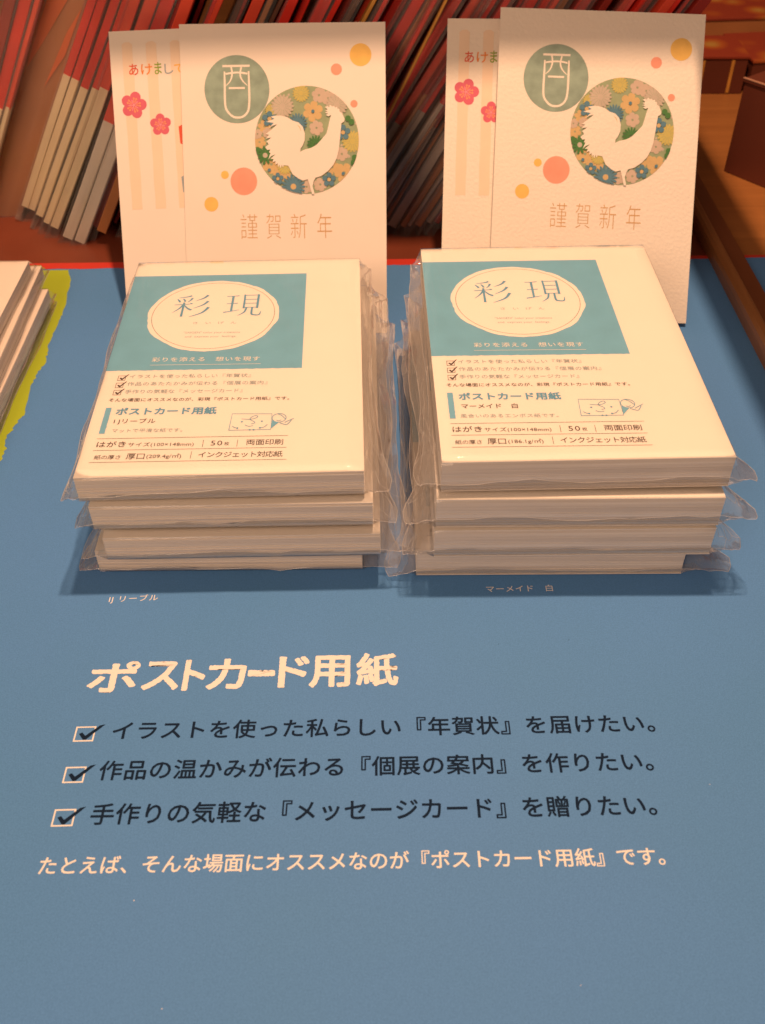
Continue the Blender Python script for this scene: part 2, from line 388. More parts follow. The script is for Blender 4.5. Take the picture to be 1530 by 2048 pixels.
# ------------------------------------------------------------------ postcard packs
def film_shell(name, parent, w, h, t, mL, mR, mF, mB, seed, ears=(4, 4), mat=None, amp=1.0, sag=0.35, ear_y=10):
    """bag round a w x h x t block: a top and a bottom sheet meeting in a crumpled seam"""
    rnd = random.Random(seed)
    xs = [-1 + i / 7 for i in range(7)] + [i / 16 for i in range(17)] + [1 + (i + 1) / 7 for i in range(7)]
    ys = [-1 + i / 3 for i in range(3)] + [i / 34 for i in range(35)] + [1 + (i + 1) / 3 for i in range(3)]
    V = []; F = []
    nx, ny = len(xs), len(ys)
    def nz(a, b, c): return noise.noise((a, b, c + seed * 1.7))
    for sheet in (0, 1):
        for j, v in enumerate(ys):
            for i, u in enumerate(xs):
                fr = max(0, min(1, 1 - v)) if 0 <= v <= 1 else (1 if v < 0 else 0)
                yy = v * h if 0 <= v <= 1 else (v * mF if v < 0 else h + (v - 1) * mB)
                wobL = 0.85 + 0.5 * nz(yy * .022, 0, 1) + 0.05 * nz(yy * .1, 0, 2); wobR = 0.85 + 0.5 * nz(yy * .022, 5, 1) + 0.05 * nz(yy * .1, 5, 2)
                eL = ears[0] * math.exp(-((yy - ear_y * .35) / ear_y) ** 2); eR = ears[1] * math.exp(-((yy - ear_y * .35) / ear_y) ** 2)
                if u < 0: d = -u; xx = -d * (mL * wobL + eL)
                elif u > 1: d = u - 1; xx = w + d * (mR * wobR + eR)
                else: d = 0; xx = u * w
                dy = -v if v < 0 else (v - 1 if v > 1 else 0)
                dd = max(d, dy)
                seam = t * (sag + 0.16 * nz(yy * .05, xx * .05, 3)) - 1.2 * d
                e = (1 - (1 - dd) ** 1.5) if dd < 1 else 1
                z = (t + 0.32) if sheet == 0 else -0.28
                z = z * (1 - e) + seam * e
                if dd > 0:
                    k = amp * min(1, dd * 2.2) * (1 if dd < .999 or sheet == 0 else 1)
                    g = 0 if dd > .999 else 1
                    z += k * (1.2 * nz(xx * .5, yy * .03, 6 + sheet * g) + 0.28 * nz(xx * .9, yy * .13, 8 + sheet * g))
                    if d > 0: xx += k * 0.2 * nz(xx * .4, yy * .12, 11 + sheet * g) * (1 if u > 1 else -1)
                    if dy == 0 and d < .999:
                        pass
                else:
                    z += (0.10 * nz(xx * .06, yy * .05, 14) + 0.05) if sheet == 0 else 0
                V.append((xx, yy, max(z, (-0.3 if sheet else 0.0) if parent.get('lowest') else -9)))
    for sh in (0, 1):
        o = sh * nx * ny
        for j in range(ny - 1):
            for i in range(nx - 1):
                a, b, c, d_ = o + j * nx + i, o + j * nx + i + 1, o + (j + 1) * nx + i + 1, o + (j + 1) * nx + i
                if sh: F.append((d_, c, b, a))
                elif rnd.random() < .5: F += [(a, b, c), (a, c, d_)]
                else: F += [(a, b, d_), (b, c, d_)]
    mi = []
    for f in F:
        cx_ = sum(V[i][0] for i in f) / len(f)
        mi.append(1 if (cx_ < -0.3 or cx_ > w + 0.3) else 0)
    o = mesh(name, V, F, [mat or MT['film'], MT['film_c'] if mat is None else mat], parent, mi)
    for p in o.data.polygons: p.use_smooth = True
    CV = []; CF = []
    def tube(path, r):
        b0 = len(CV); k = len(path)
        for i, p in enumerate(path):
            d = Vector(path[min(k - 1, i + 1)]) - Vector(path[max(0, i - 1)])
            if d.length < 1e-6: d = Vector((0, 1, 0))
            d.normalize(); a = d.cross(Vector((0, 0, 1)));
            if a.length < 1e-3: a = Vector((1, 0, 0))
            a.normalize(); b = d.cross(a); rr = r * (0.55 + 0.45 * rnd.random())
            for q in range(4):
                w_ = a * math.cos(q * 1.5708) + b * math.sin(q * 1.5708); CV.append(tuple(Vector(p) + w_ * rr))
        for i in range(k - 1):
            for q in range(4):
                q2 = (q + 1) % 4; CF.append((b0 + i * 4 + q, b0 + i * 4 + q2, b0 + i * 4 + 4 + q2, b0 + i * 4 + 4 + q))
    for i in (0, nx - 1): tube([V[j * nx + i] for j in range(ny)], .11)
    tube([V[i] for i in range(nx)], .09)
    for side in (0, 1):
        for c in range(9):
            j = int(3 + (rnd.random() ** 1.6) * (ny - 8)); path = []
            for q in range(8):
                i = (7 - q) if side == 0 else (nx - 8 + q); path.append(V[min(ny - 1, j) * nx + i]); j += rnd.choice((0, 1, 1, 2)) if c % 2 else rnd.choice((-1, 0, 0, 1)); j = max(0, j)
            tube([Vector(p) + Vector((0, 0, .1)) for p in path[rnd.randint(0, 3):]], .07)
        for c in range(2):
            i = (2 + c * 2) if side == 0 else (nx - 3 - c * 2); a = rnd.randint(0, 8); tube([Vector(V[j * nx + i]) + Vector((0, 0, .1)) for j in range(a, a + rnd.randint(10, 24))], .07)
    mesh('film_crease_glint', CV, CF, [MT['crease_glint']], parent)  # milky tubes on seams and folds, added as bright glint lines
    return o

def sheets(name, parent, w, h, t, n, seed, mat_edge, mat_top, bow=0.0):
    rnd = random.Random(seed); V = []; F = []; mi = []
    th = t / n
    for k in range(n):
        jx = rnd.gauss(0, .05); jy = rnd.gauss(0, .04)
        if rnd.random() < .07 and k < n - 4: jy -= 0.34
        v, f = boxv(jx, jy, k * th, w + jx, h + jy, (k + 1) * th - 0.012)
        b = len(V); V += v; F += [tuple(i + b for i in q) for q in f]; mi += [1, 1, 0, 0, 0, 0]
    return mesh(name, V, F, [mat_edge, mat_top], parent, mi)

def lw(x, y): dx, dy = x + 106.2, y - 254.7; return (dx + .0202 * dy, dy - .0202 * dx)
def label_print(cover, z, variant):
    """the blue and white print on a pack's cover sheet"""
    k = Ink(z)
    bot = [(x, 62.6 + 0.35 * noise.noise((x * .5, 0, 7)) + .2 * noise.noise((x * 1.6, 0, 7)) + (0.9 * (1 - x / 76.6))) for x in [76.6 * i / 60 for i in range(61)]]
    k.poly([(0.05, 136.3), (76.4, 135.9)] + bot[::-1], MT['teal']); k.build('teal_panel', cover)
    k = Ink(z + .03); k.poly(circ(38.1, 103.2, 27.6, 90, 0.022, 3), MT['labelwhite']); k.build('white_disc', cover)
    k = Ink(z + .05); k.ring(circ(38.1, 103.2, 25.8, 90), circ(38.1, 103.2, 25.62, 90), MT['brown']); k.build('thin_ring', cover)
    # the two large brush-cut characters, drawn stroke by stroke
    def ch(strokes, x, y, sx, sy, name):
        q = Ink(z + .06)
        for p, w in strokes:
            q.stroke([(x + a * sx, y + b * sy) for a, b in p], [c * sx for c in w], MT['tealtxt'])
        q.build(name, cover)
    sai = [([(.47, .97), (.36, .92), (.12, .88)], [.075, .05, .02]),
           ([(.08, .82), (.14, .74), (.17, .67)], [.03, .06, .05]), ([(.24, .84), (.29, .76), (.31, .69)], [.03, .06, .05]), ([(.50, .86), (.46, .76), (.38, .67)], [.07, .05, .015]),
           ([(.03, .555), (.30, .57), (.52, .59)], [.03, .03, .035]), ([(.46, .625), (.53, .59)], [.02, .05]),
           ([(.29, .66), (.285, .35), (.28, .02)], [.06, .058, .07]),
           ([(.28, .56), (.18, .38), (.01, .20)], [.06, .045, .01]), ([(.31, .53), (.42, .38), (.53, .31)], [.03, .055, .08]),
           ([(.93, .98), (.82, .84), (.60, .72)], [.085, .055, .01]), ([(.96, .70), (.84, .54), (.58, .38)], [.085, .055, .01]), ([(1.0, .42), (.84, .18), (.50, .00)], [.09, .06, .01])]
    gen = [([(.05, .90), (.22, .905), (.38, .92)], [.03, .03, .04]), ([(.07, .56), (.22, .565), (.36, .575)], [.03, .03, .04]), ([(.01, .17), (.20, .21), (.42, .27)], [.05, .035, .02]),
           ([(.22, .90), (.215, .55), (.21, .22)], [.065, .06, .06]),
           ([(.53, .97), (.535, .65), (.53, .33)], [.05, .055, .055]), ([(.53, .93), (.75, .935), (.92, .94)], [.03, .03, .03]), ([(.90, .97), (.895, .65), (.89, .33)], [.06, .065, .06]),
           ([(.55, .74), (.87, .74)], [.028, .028]), ([(.55, .56), (.87, .56)], [.028, .028]), ([(.55, .375), (.87, .375)], [.028, .028]),
           ([(.61, .37), (.56, .16), (.40, .01)], [.055, .05, .012]),
           ([(.76, .37), (.755, .15), (.77, .06), (.83, .03), (.96, .035), (1.0, .20)], [.055, .055, .06, .05, .045, .012])]
    x0, y0 = lw(-86.1, 357.2); x1, _ = lw(-70.9, 357)
    ch(sai, 20.3, 101.6, 15.2, 17.6, 'logo_character'); ch(gen, 41.9, 101.6, 16.0, 17.6, 'logo_character')
    def T(name, body, px, y, em, mat, bold=0.0, **kw):
        a = lw(px[0], y); b = lw(px[1], y)
        text(name, body, a[0], b[0], a[1] + (kw.get('dy', 0)), em, mat, cover, z + .06, bold, b[1] + kw.get('dy', 0), res=2)
    T('reading_kana', 'さ い げ ん', (-77.9, -59.9), 351.3, 2.1, MT['greytxt'])
    T('subtitle_text', '"SAIGEN" color your creations', (-80.8, -57.7), 344.2, 1.9, MT['greytxt'])
    T('subtitle_text', 'and  express your  feelings.', (-79.9, -58.8), 341.2, 1.9, MT['greytxt'])
    T('tagline_text', '彩りを添える　想いを現す', (-90.6, -47.9), 324.3, 3.3, MT['labelwhite'], .004)
    k = Ink(z + .06); a = lw(-90.8, 321.8); b = lw(-47.3, 321.9); k.stroke([a, b], .22, MT['labelwhite'], False); k.build('underline', cover)
    T('check_text', 'イラストを使った私らしい『年賀状』', (-97.4, -50.4), 313.2, 2.7, MT['greytxt'])
    T('check_text', '作品のあたたかみが伝わる『個展の案内』', (-97.4, -43.6), 308.3, 2.7, MT['greytxt'])
    T('check_text', '手作りの気軽な『メッセージカード』', (-97.4, -52.7), 303.3, 2.7, MT['greytxt'])
    for wy in (311.6, 306.9, 302.2):
        a = lw(-101.8, wy); k = Ink(z + .06); x, y = a
        k.ring([(x, y), (x + 3, y), (x + 3, y + 3.2), (x, y + 3.2)], [(x + .18, y + .18), (x + 2.82, y + .18), (x + 2.82, y + 3.02), (x + .18, y + 3.02)], MT['brown'])
        k.poly([(x + .6, y + 1.7), (x + 1.2, y + 2.0), (x + 1.7, y + 1.3), (x + 3.6, y + 3.9), (x + 4.1, y + 4.0), (x + 1.9, y + .4), (x + 1.5, y + .4)], MT['brown'])
        k.build('small_checkbox', cover)
    T('closing_text', 'そんな場面にオススメなのが、彩現『ポストカード用紙』です。', (-102.5, -34.6), 298.2, 2.35, MT['brown'], .004)
    k = Ink(z + .06); a = lw(-102.3, 278.8)
    L_ = [(a[0] + .25 * noise.noise((i * .9, 1, 0)), a[1] + 15.5 * i / 20) for i in range(21)]
    R_ = [(a[0] + 2.1 + .25 * noise.noise((i * .9, 5, 0)), a[1] + 15.5 * i / 20) for i in range(21)]
    k.poly(L_ + R_[::-1], MT['teal']); k.build('teal_bar', cover)
    T('product_text', 'ポストカード用紙', (-98.3, -61.2), 290.2, 4.6, MT['tealtxt'], .034)
    if variant == 0:
        T('variant_text', 'I Jリーブル', (-98.1, -82.9), 284.9, 3.1, MT['brown'], .006)
        T('note_text', 'マットで平滑な紙です。', (-97.7, -72.2), 279.6, 2.4, MT['greytxt'])
        g = '(209.4g/㎡)'
    else:
        T('variant_text', 'マーメイド　白', (-97.8, -77.4), 284.9, 3.1, MT['brown'], .008)
        T('note_text', '風合いのあるエンボス紙です。', (-98.4, -63.5), 279.4, 2.4, MT['greytxt'])
        g = '(186.1g/㎡)'
    def a1(p): return -101.3 + (p - 195) * .1777
    def a2(p): return -101.3 + (p - 186) * .1747
    T('spec_text', 'はがき', (a1(193), a1(251)), 271.3, 3.6, MT['brown'], .006)
    T('spec_text', 'サイズ(100×148mm)', (a1(256), a1(388)), 271.4, 2.6, MT['brown'])
    T('spec_text', '50', (a1(422), a1(445)), 271.4, 3.9, MT['brown'])
    T('spec_text', '枚', (a1(449), a1(459)), 271.5, 2.2, MT['brown'])
    T('spec_text', '両面印刷', (a1(493), a1(567)), 271.7, 3.5, MT['brown'], .004)
    T('spec_text', '紙の厚さ', (a2(187), a2(240)), 264.5, 2.6, MT['brown'])
    T('spec_text', '厚口', (a2(251), a2(288)), 264.5, 3.7, MT['brown'])
    T('spec_text', g, (a2(292), a2(362)), 264.8, 2.7, MT['brown'])
    T('spec_text', 'インクジェット対応紙', (a2(396), a2(566)), 265.0, 3.5, MT['brown'], .003)
    for (xa, ya, xb, yb) in [(-102.3, 275.9, -33.7, 276.6), (-102.3, 269.3, -33.8, 269.9), (-102.4, 262.7, -33.4, 263.3)]:
        k = Ink(z + .06); k.stroke([lw(xa, ya), lw(xb, yb)], .17, MT['brown'], False); k.build('rule_line', cover)
    for xa, ya in [(a1(406), 270.6), (a1(475), 270.6), (a2(381), 264.2)]:
        k = Ink(z + .06); k.stroke([lw(xa, ya), lw(xa, ya + 4)], .17, MT['brown'], False); k.build('divider_line', cover)
    # small doodle: a card with a drawn face and a child's head behind it
    k = Ink(z + .06); d = lambda x, y: lw(-55.4 + x, 280.0 + y)
    c = MT['tealtxt']
    k.stroke([d(0, 0), d(15.2, .2), d(15.0, 9.5), d(.3, 9.8), d(0, -.1)], .28, c, False)
    k.stroke([d(4.0, 6.6), d(7.6, 6.4), d(9.8, 7.6), d(9.2, 8.6), d(7.6, 7.6), d(7.2, 6.2), d(8.8, 4.9), d(9.0, 4.0), d(7.8, 3.6)], .26, c)
    for q in ((4.3, 4.9), (11.6, 5.1), (3.0, 1.2), (11.2, 1.2), (7.6, .1), (9.0, .1)): k.poly(circ(*d(*q), .42, 12), c)
    k.stroke([d(5.6, 3.0), d(7.0, 2.2), d(8.6, 2.5)], .26, c); k.stroke([d(1.0, 2.4), d(2.0, 1.5), d(3.0, 1.2)], .26, c); k.stroke([d(11.2, 1.2), d(12.6, 1.6), d(13.8, 3.2)], .26, c)
    k.ring(circ(*d(17.8, 7.0), 2.7, 24), circ(*d(17.8, 7.0), 2.45, 24), c)
    k.stroke([d(17.0, 9.5), d(18.6, 8.4), d(20.2, 6.2)], .24, c); k.stroke([d(16.9, 5.6), d(17.8, 5.2), d(18.6, 5.8)], .22, c)
    k.poly([d(15.2, .6), d(15.3, 5.6), d(17.8, 4.2)], MT['teal'])
    k.stroke([d(18.2, 4.0), d(20.6, 2.9), d(21.6, 4.0), d(22.4, 5.6)], .26, c); k.stroke([d(20.0, 4.1), d(21.0, 5.0), d(23.2, 6.6)], .26, c)
    k.build('doodle', cover)

def copy_tree(o, parent=None):
    c = o.copy(); COL.objects.link(c); c.parent = parent
    for chd in o.children: copy_tree(chd, c)
    return c

def make_pack(variant, label, group, seed, t):
    p = thing('postcard_pack', label, 'postcard pack', group=group)
    sheets('card_block', p, 100, 148, t - .3, 46, seed, MT['edge'], MT['pack'])
    v, f = boxv(0, -.12, t - .29, 100, 148.1, t)
    cover = mesh('cover_sheet', v, f, [MT['pack']], p)
    label_print(cover, t + .03, variant)
    return p
def place(p, x, y, z, a):
    m = Matrix.Rotation(a, 4, 'Z'); m.translation = Vector((x, y, z)) * S; p.matrix_world = m
def pack_film(p, t, seed, mL, mR, ears, lowest=False, mF=1.6):
    if lowest: p['lowest'] = 1
    film_shell('film_bag', p, 100, 148, t, mL, mR, mF, 4, seed, ears)
    if lowest: del p['lowest']

GL, GR = 'smooth postcard packs stacked on the left', 'embossed postcard packs stacked on the right'
tL = 10.7
pl = make_pack(0, 'top pack of the left stack, print facing up with name IJ リーブル', GL, 1, tL)
lows = [copy_tree(pl) for _ in range(3)]
for q, l in zip(lows, ['second pack from the top of the left stack, wrapped in film', 'third pack from the top of the left stack, wrapped in film', 'bottom pack of the left stack, resting on the blue board in shadow']):
    q['label'] = l
place(pl, -106.2, 254.7, 50.8 - tL, .0202)
place(lows[0], -103.4, 253.4, 38.4 - tL, .006)
place(lows[1], -100.9, 251.6, 24.6 - tL, .009)
place(lows[2], -107.9, 258.6, .4, -.004)
pack_film(pl, tL, 11, 5.5, 7.5, (1.5, 4)); pack_film(lows[0], tL, 12, 6, 7.5, (3, 4)); pack_film(lows[1], tL, 13, 8, 9, (3, 5)); pack_film(lows[2], tL, 14, 5, 12, (4, 6), True, 2.5)

tR = 12.9
pr = make_pack(1, 'top pack of the right stack, print facing up with name マーメイド 白', GR, 2, tR)
lows = [copy_tree(pr) for _ in range(3)]
for q, l in zip(lows, ['second pack from the top of the right stack, its bright top edge showing', 'third pack from the top of the right stack, wrapped in crinkled film', 'bottom pack of the right stack, shifted to the left on the blue board']):
    q['label'] = l
place(pr, 20.3, 253.4, 56.9 - tR, .012)
place(lows[0], 18.8, 250.4, 42.6 - tR, -.006)
place(lows[1], 18.4, 249.2, 28.9 - tR, -.003)
place(lows[2], 12.4, 254.8, .4, -.008)
pack_film(pr, tR, 21, 7, 5, (3, 6.5)); pack_film(lows[0], tR, 22, 8, 6, (4, 9)); pack_film(lows[1], tR, 23, 9, 5, (4, 7)); pack_film(lows[2], tR, 24, 7, 11, (7, 10), True, 2.5)

# white packs at the left edge
for i, (zt, xr, yb, lab) in enumerate([(26, -178.3, 452, 'uppermost white card pack of the stack at the left edge'), (19, -172.5, 458, 'middle white card pack of the stack at the left edge'), (12, -170.3, 448, 'lowest white card pack of the stack at the left edge')]):
    p = thing('white_card_pack', lab, 'card pack', group='white packs stacked at the left edge')
    sheets('card_block', p, 100, 148, 6.4, 24, 40 + i, MT['edge'], MT['card'])
    place(p, xr - 100, yb - 148, zt - 6.7, (0, .02, .004)[i])
    film_shell('film_bag', p, 100, 148, 6.5, 3, 2.2, 2, 5, 50 + i, (0, 1), MT['film'], amp=.3)
for i in (1,):
    p = thing('white_card_pack', 'bottom white card pack lying on the lime print at the left edge', 'card pack', group='white packs stacked at the left edge')
    sheets('card_block', p, 100, 148, 4.6, 18, 47, MT['edge'], MT['card']); place(p, -273, 302, .35, .002)
    film_shell('film_bag', p, 100, 148, 4.7, 3, 4, 2, 5, 57, (0, 1), MT['film'], amp=.3)

# ------------------------------------------------------------------ standing sample cards
def axes(a, lean, tw):
    ca, sa = math.cos(a), math.sin(a)
    rx = Vector((ca, sa, 0)); up = Vector((-sa * math.sin(lean), ca * math.sin(lean), math.cos(lean)))
    return rx * math.cos(tw) + up * math.sin(tw), -rx * math.sin(tw) + up * math.cos(tw)
def sample_card(label, br, a, lean, tw, mat, group, off=0.0):
    r, u = axes(a, lean, tw); n = r.cross(u)
    rot = Matrix((r, u, n)).transposed()
    loc = Vector(br) - r * 100 + n * off
    t = thing('sample_card', label, 'postcard', loc, rot, group)
    V = []; F = []; N = 12
    for k, zz in enumerate((-.3, 0)):
        for j in range(N + 1):
            for i in (0, 1):
                V.append((100 * i, 148 * j / N, zz + 0 * j))
    m = 2 * (N + 1)
    for j in range(N):
        a_ = 2 * j; F.append((m + a_, m + a_ + 1, m + a_ + 3, m + a_ + 2)); F.append((a_ + 2, a_ + 3, a_ + 1, a_))
        F.append((a_, m + a_, m + a_ + 2, a_ + 2)); F.append((a_ + 1, a_ + 3, m + a_ + 3, m + a_ + 1))
    F.append((0, 1, m + 1, m)); F.append((2 * N + 1, 2 * N, m + 2 * N, m + 2 * N + 1))
    mesh('card_sheet', V, F, [mat], t)
    return t
ROOST = [(70.3, 108.8), (71.5, 109.2), (72.4, 108.6), (72.8, 109.8), (74.0, 108.9), (74.7, 109.3), (75.3, 108.5), (76.3, 108.9), (76.5, 107.9), (77.3, 107.9), (77.5, 106.5), (78.6, 105.9), (79.2, 104.7), (79.9, 103.1), (79.6, 101.9), (78.3, 101.1), (78.1, 99.5), (77.6, 94.8), (76.9, 88.7), (75.8, 84.7), (74.1, 81.5), (71.5, 78.7), (68.1, 76.3), (65.2, 75.5), (64.3, 73.9), (63.7, 71.5), (64.7, 67.8), (63.4, 67.7), (62.4, 71.5), (61.4, 74.8), (58.9, 74.2), (56.8, 75.2), (53.9, 77.3), (52.7, 79.7), (51.9, 81.3), (49.6, 81.6), (49.3, 80.5), (48.6, 81.8), (48.1, 80.1), (47.4, 82.0), (47.0, 80.4), (46.6, 82.6), (45.6, 81.8), (45.6, 83.6), (44.2, 83.0), (44.7, 84.6), (43.1, 84.6), (45.7, 86.8), (43.6, 86.0), (42.1, 84.4), (43.3, 87.5), (42.5, 87.7), (43.2, 89.1), (41.7, 88.9), (40.7, 90.1), (42.4, 91.5), (41.9, 92.5), (41.2, 92.7), (43.8, 94.7), (42.1, 94.5), (41.0, 94.1), (42.7, 96.0), (41.0, 96.4), (43.8, 98.3), (46.8, 100.9), (44.7, 100.3), (42.4, 98.9), (45.2, 101.6), (43.9, 101.8), (41.4, 102.1), (45.6, 103.5), (43.5, 104.5), (46.1, 105.0), (48.6, 105.0), (51.9, 104.2), (54.4, 102.6), (57.3, 101.7), (59.3, 99.7), (60.3, 96.5), (60.2, 93.3), (59.2, 90.9), (58.1, 89.3), (57.9, 87.9), (60.0, 88.9), (63.3, 89.7), (65.8, 90.9), (68.4, 93.6), (70.9, 96.4), (71.8, 99.6), (72.7, 103.2), (73.3, 105.0), (71.9, 104.4), (70.6, 105.2), (71.9, 105.6), (70.2, 106.2), (71.7, 106.6), (70.3, 107.2), (71.7, 107.6)]
def petals(k, x, y, r, n, mat, cl, w=.42, ph=0.0, a0=0, a1=2 * math.pi, inner=.12):
    for i in range(n):
        a = ph + a0 + (a1 - a0) * i / n
        c, s = math.cos(a), math.sin(a); P = []
        for q in range(14):
            b = 2 * math.pi * q / 14; lx = r * (inner + (1 - inner) * (0.5 - 0.5 * math.cos(b))); ly = r * w * math.sin(b) * (0.35 + 0.65 * (lx / r))
            P.append((x + c * lx - s * ly, y + s * lx + c * ly))
        k.poly(clip(P, cl), mat)
def rooster_print(t, paper_mat, dx=0, dy=0):
    g = MT; z = .05
    k = Ink(z); k.poly(circ(27.4 + dx, 117.6 + dy, 15.9, 64), g['seal']); k.build('seal_disc', t)
    k = Ink(z + .03)
    w = .95
    A = lambda L: [(a + dx, b + dy) for a, b in L]
    k.stroke(A([(20.6, 128.45), (33.9, 128.5)]), 1.0, paper_mat, False)
    k.stroke(A([(22.0, 124.8), (24.8, 125.2), (27.4, 125.4), (29.9, 125.3), (32.7, 124.8)]), .85, paper_mat)
    k.stroke(A([(21.5, 125.9), (21.5, 119.3), (21.4, 113.2), (21.8, 108.8), (23.6, 106.1), (25.6, 104.7), (27.6, 104.4), (29.7, 104.7), (31.8, 106.2), (33.0, 108.7), (33.4, 113.1), (33.4, 119.2), (33.3, 126.0)]), [.7, 1, 1, 1, 1, 1, 1, 1, 1, 1, 1, 1, .7], paper_mat)
    k.stroke(A([(24.8, 128.0), (25.2, 125.8), (25.0, 123.4), (24.0, 121.2), (22.1, 119.3)]), [.8, .8, .8, .6, .3], paper_mat)
    k.stroke(A([(29.8, 127.9), (29.3, 125.8), (29.3, 123.6), (30.4, 121.4), (32.6, 119.3)]), [.8, .8, .8, .6, .3], paper_mat)
    k.stroke(A([(23.4, 118.2), (31.3, 118.2)]), .9, paper_mat, False)
    k.build('seal_character', t)
    CX, CY, CR = 61.2 + dx, 93.4 + dy, 25.5
    cl = circ(CX, CY, CR - .02, 64)
    k = Ink(z + .035); k.poly(circ(CX, CY, CR, 64), g['g_bg']); k.build('patterned_disc', t)
    k = Ink(z + .045)
    k.step = .0012
    def F(x, y): return x + dx, y + dy
    rnd = random.Random(5)
    for i in range(46):
        a = rnd.uniform(0, 6.283); rr = CR * math.sqrt(rnd.random()); k.poly(clip(circ(CX + rr * math.cos(a), CY + rr * math.sin(a), rnd.uniform(.35, .8), 10), cl), g['g_white'])
    for x, y, r in ((43.5, 82.2, 4.6), (48.9, 78.8, 4.8), (79.3, 77.8, 4.8), (73.5, 80.5, 3.6), (37.9, 92.7, 3.2), (40.5, 100, 3.2), (64.4, 106.9, 5.0)):
        petals(k, *F(x, y), r, 6, g['g_or'], cl, .46, rnd.random())
    for x, y, r in ((67.5, 114.4, 3.6), (72.0, 113.0, 3.4), (66.0, 99.1, 3.6), (78.3, 86.7, 3.4), (67.5, 72.3, 3.4), (60.8, 71.3, 3.2), (42.0, 97.0, 2.6), (37.0, 96.5, 2.4)):
        petals(k, *F(x, y), r, 6, g['g_pale'], cl, .5, rnd.random())
    for x, y, r, m in ((58.7, 115.4, 4.2, 'g_yel'), (83.6, 92.6, 5.2, 'g_yel'), (50.2, 81.2, 4.0, 'g_yel'), (44.0, 107.5, 3.0, 'g_yel'), (49.5, 109.4, 5.7, 'g_white'), (76.2, 109.8, 5.4, 'g_white')):
        petals(k, *F(x, y), r, 18, g[m], cl, .17, 0, inner=.05); k.poly(clip(circ(*F(x, y), r * .8, 20), cl), g[m])
        for q in range(14):
            a = q * 6.283 / 14; P0 = F(x + r * .25 * math.cos(a), y + r * .25 * math.sin(a)); P1 = F(x + r * .9 * math.cos(a), y + r * .9 * math.sin(a))
            nx, ny = -math.sin(a) * .06, math.cos(a) * .06
            k.poly(clip([(P0[0] - nx, P0[1] - ny), (P1[0] - nx, P1[1] - ny), (P1[0] + nx, P1[1] + ny), (P0[0] + nx, P0[1] + ny)], cl), g['g_bg'])
    petals(k, *F(56.8, 101.4), 4.8, 18, g['g_blue'], cl, .13)
    petals(k, *F(54.2, 71.4), 6.0, 18, g['g_blue'], cl, .13); k.poly(circ(*F(54.2, 71.4), 1.4, 16), g['g_or'])
    petals(k, *F(65.7, 91.2), 4.6, 16, g['g_green'], cl, .14); petals(k, *F(40.6, 86.4), 4.4, 11, g['g_green'], cl, .2); k.poly(circ(*F(40.6, 86.4), 1.2, 14), g['g_white'])
    for x, y, r in ((43.1, 103.5, 3.8), (71.9, 74.6, 3.5), (79.0, 96.8, 3.8), (46.6, 75.2, 3.0)):
        for i in range(5):
            a = .3 + i * 1.2566; k.poly(clip(circ(*F(x + r * .62 * math.cos(a), y + r * .62 * math.sin(a)), r * .36, 16), cl), g['g_blue'])
        k.poly(clip(circ(*F(x, y), r * .26, 12), cl), g['g_or'])
    for x, y in ((81.5, 103.4), (83.2, 101.7), (84.6, 84.9), (84.0, 82.6), (36.9, 89)): k.poly(clip(circ(*F(x, y), 1.4, 14), cl), g['g_green'])
    for x, y in ((64.4, 106.9), (42.5, 79.4), (78.9, 77.4)): k.poly(clip(circ(*F(x, y), .8, 12), cl), g['g_blue'])
    zt = k.z
    k.build('flower_pattern', t)
    k = Ink(zt + .01); k.poly([F(*p) for p in ROOST], paper_mat)
    k.stroke([F(56.6, 100.6), F(57.8, 99.4), F(58.5, 97.6)], [.1, .35, .1], g['g_or'])
    k.build('rooster_silhouette', t)
    for x, y, r, m in ((87.9, 133.0, 5.3, 'orange'), (76.1, 126.4, 2.7, 'pink'), (84.5, 110.3, 1.75, 'pink'), (29.7, 74.2, 6.6, 'pink'), (20.4, 77.4, 1.95, 'orange'), (13.3, 63.4, 3.5, 'orange')):
        k = Ink(z); k.poly(circ(*F(x, y), r, 36), g[m]); k.build('dot', t)
    for ch, a, b in (('謹', 27.6, 36.0), ('賀', 40.4, 47.6), ('新', 52.5, 60.5), ('年', 65.7, 73.0)):
        text('greeting_character', ch, a + dx, b + dx, 46.6 + dy, 9, g['rust'], t, z, -0.014, height=11.8)
def plum(k, x, y, r, ph):
    g = MT
    for i in range(5):
        a = ph + i * 1.2566; k.poly(circ(x + r * .6 * math.cos(a), y + r * .6 * math.sin(a), r * .42, 20), g['plum'])
    k.poly(circ(x, y, r * .5, 20), g['plum'])
    for i in range(5):
        a = ph + i * 1.2566
        k.stroke([(x, y), (x + r * .42 * math.cos(a + .6), y + r * .42 * math.sin(a + .6))], r * .05, g['plumpk'], False)
        for b in (-.2, .2):
            P = (x + r * .5 * math.cos(a + b), y + r * .5 * math.sin(a + b)); k.stroke([(x + r * .2 * math.cos(a + b), y + r * .2 * math.sin(a + b)), P], r * .05, g['plumor'], False); k.poly(circ(*P, r * .07, 8), g['plumor'])
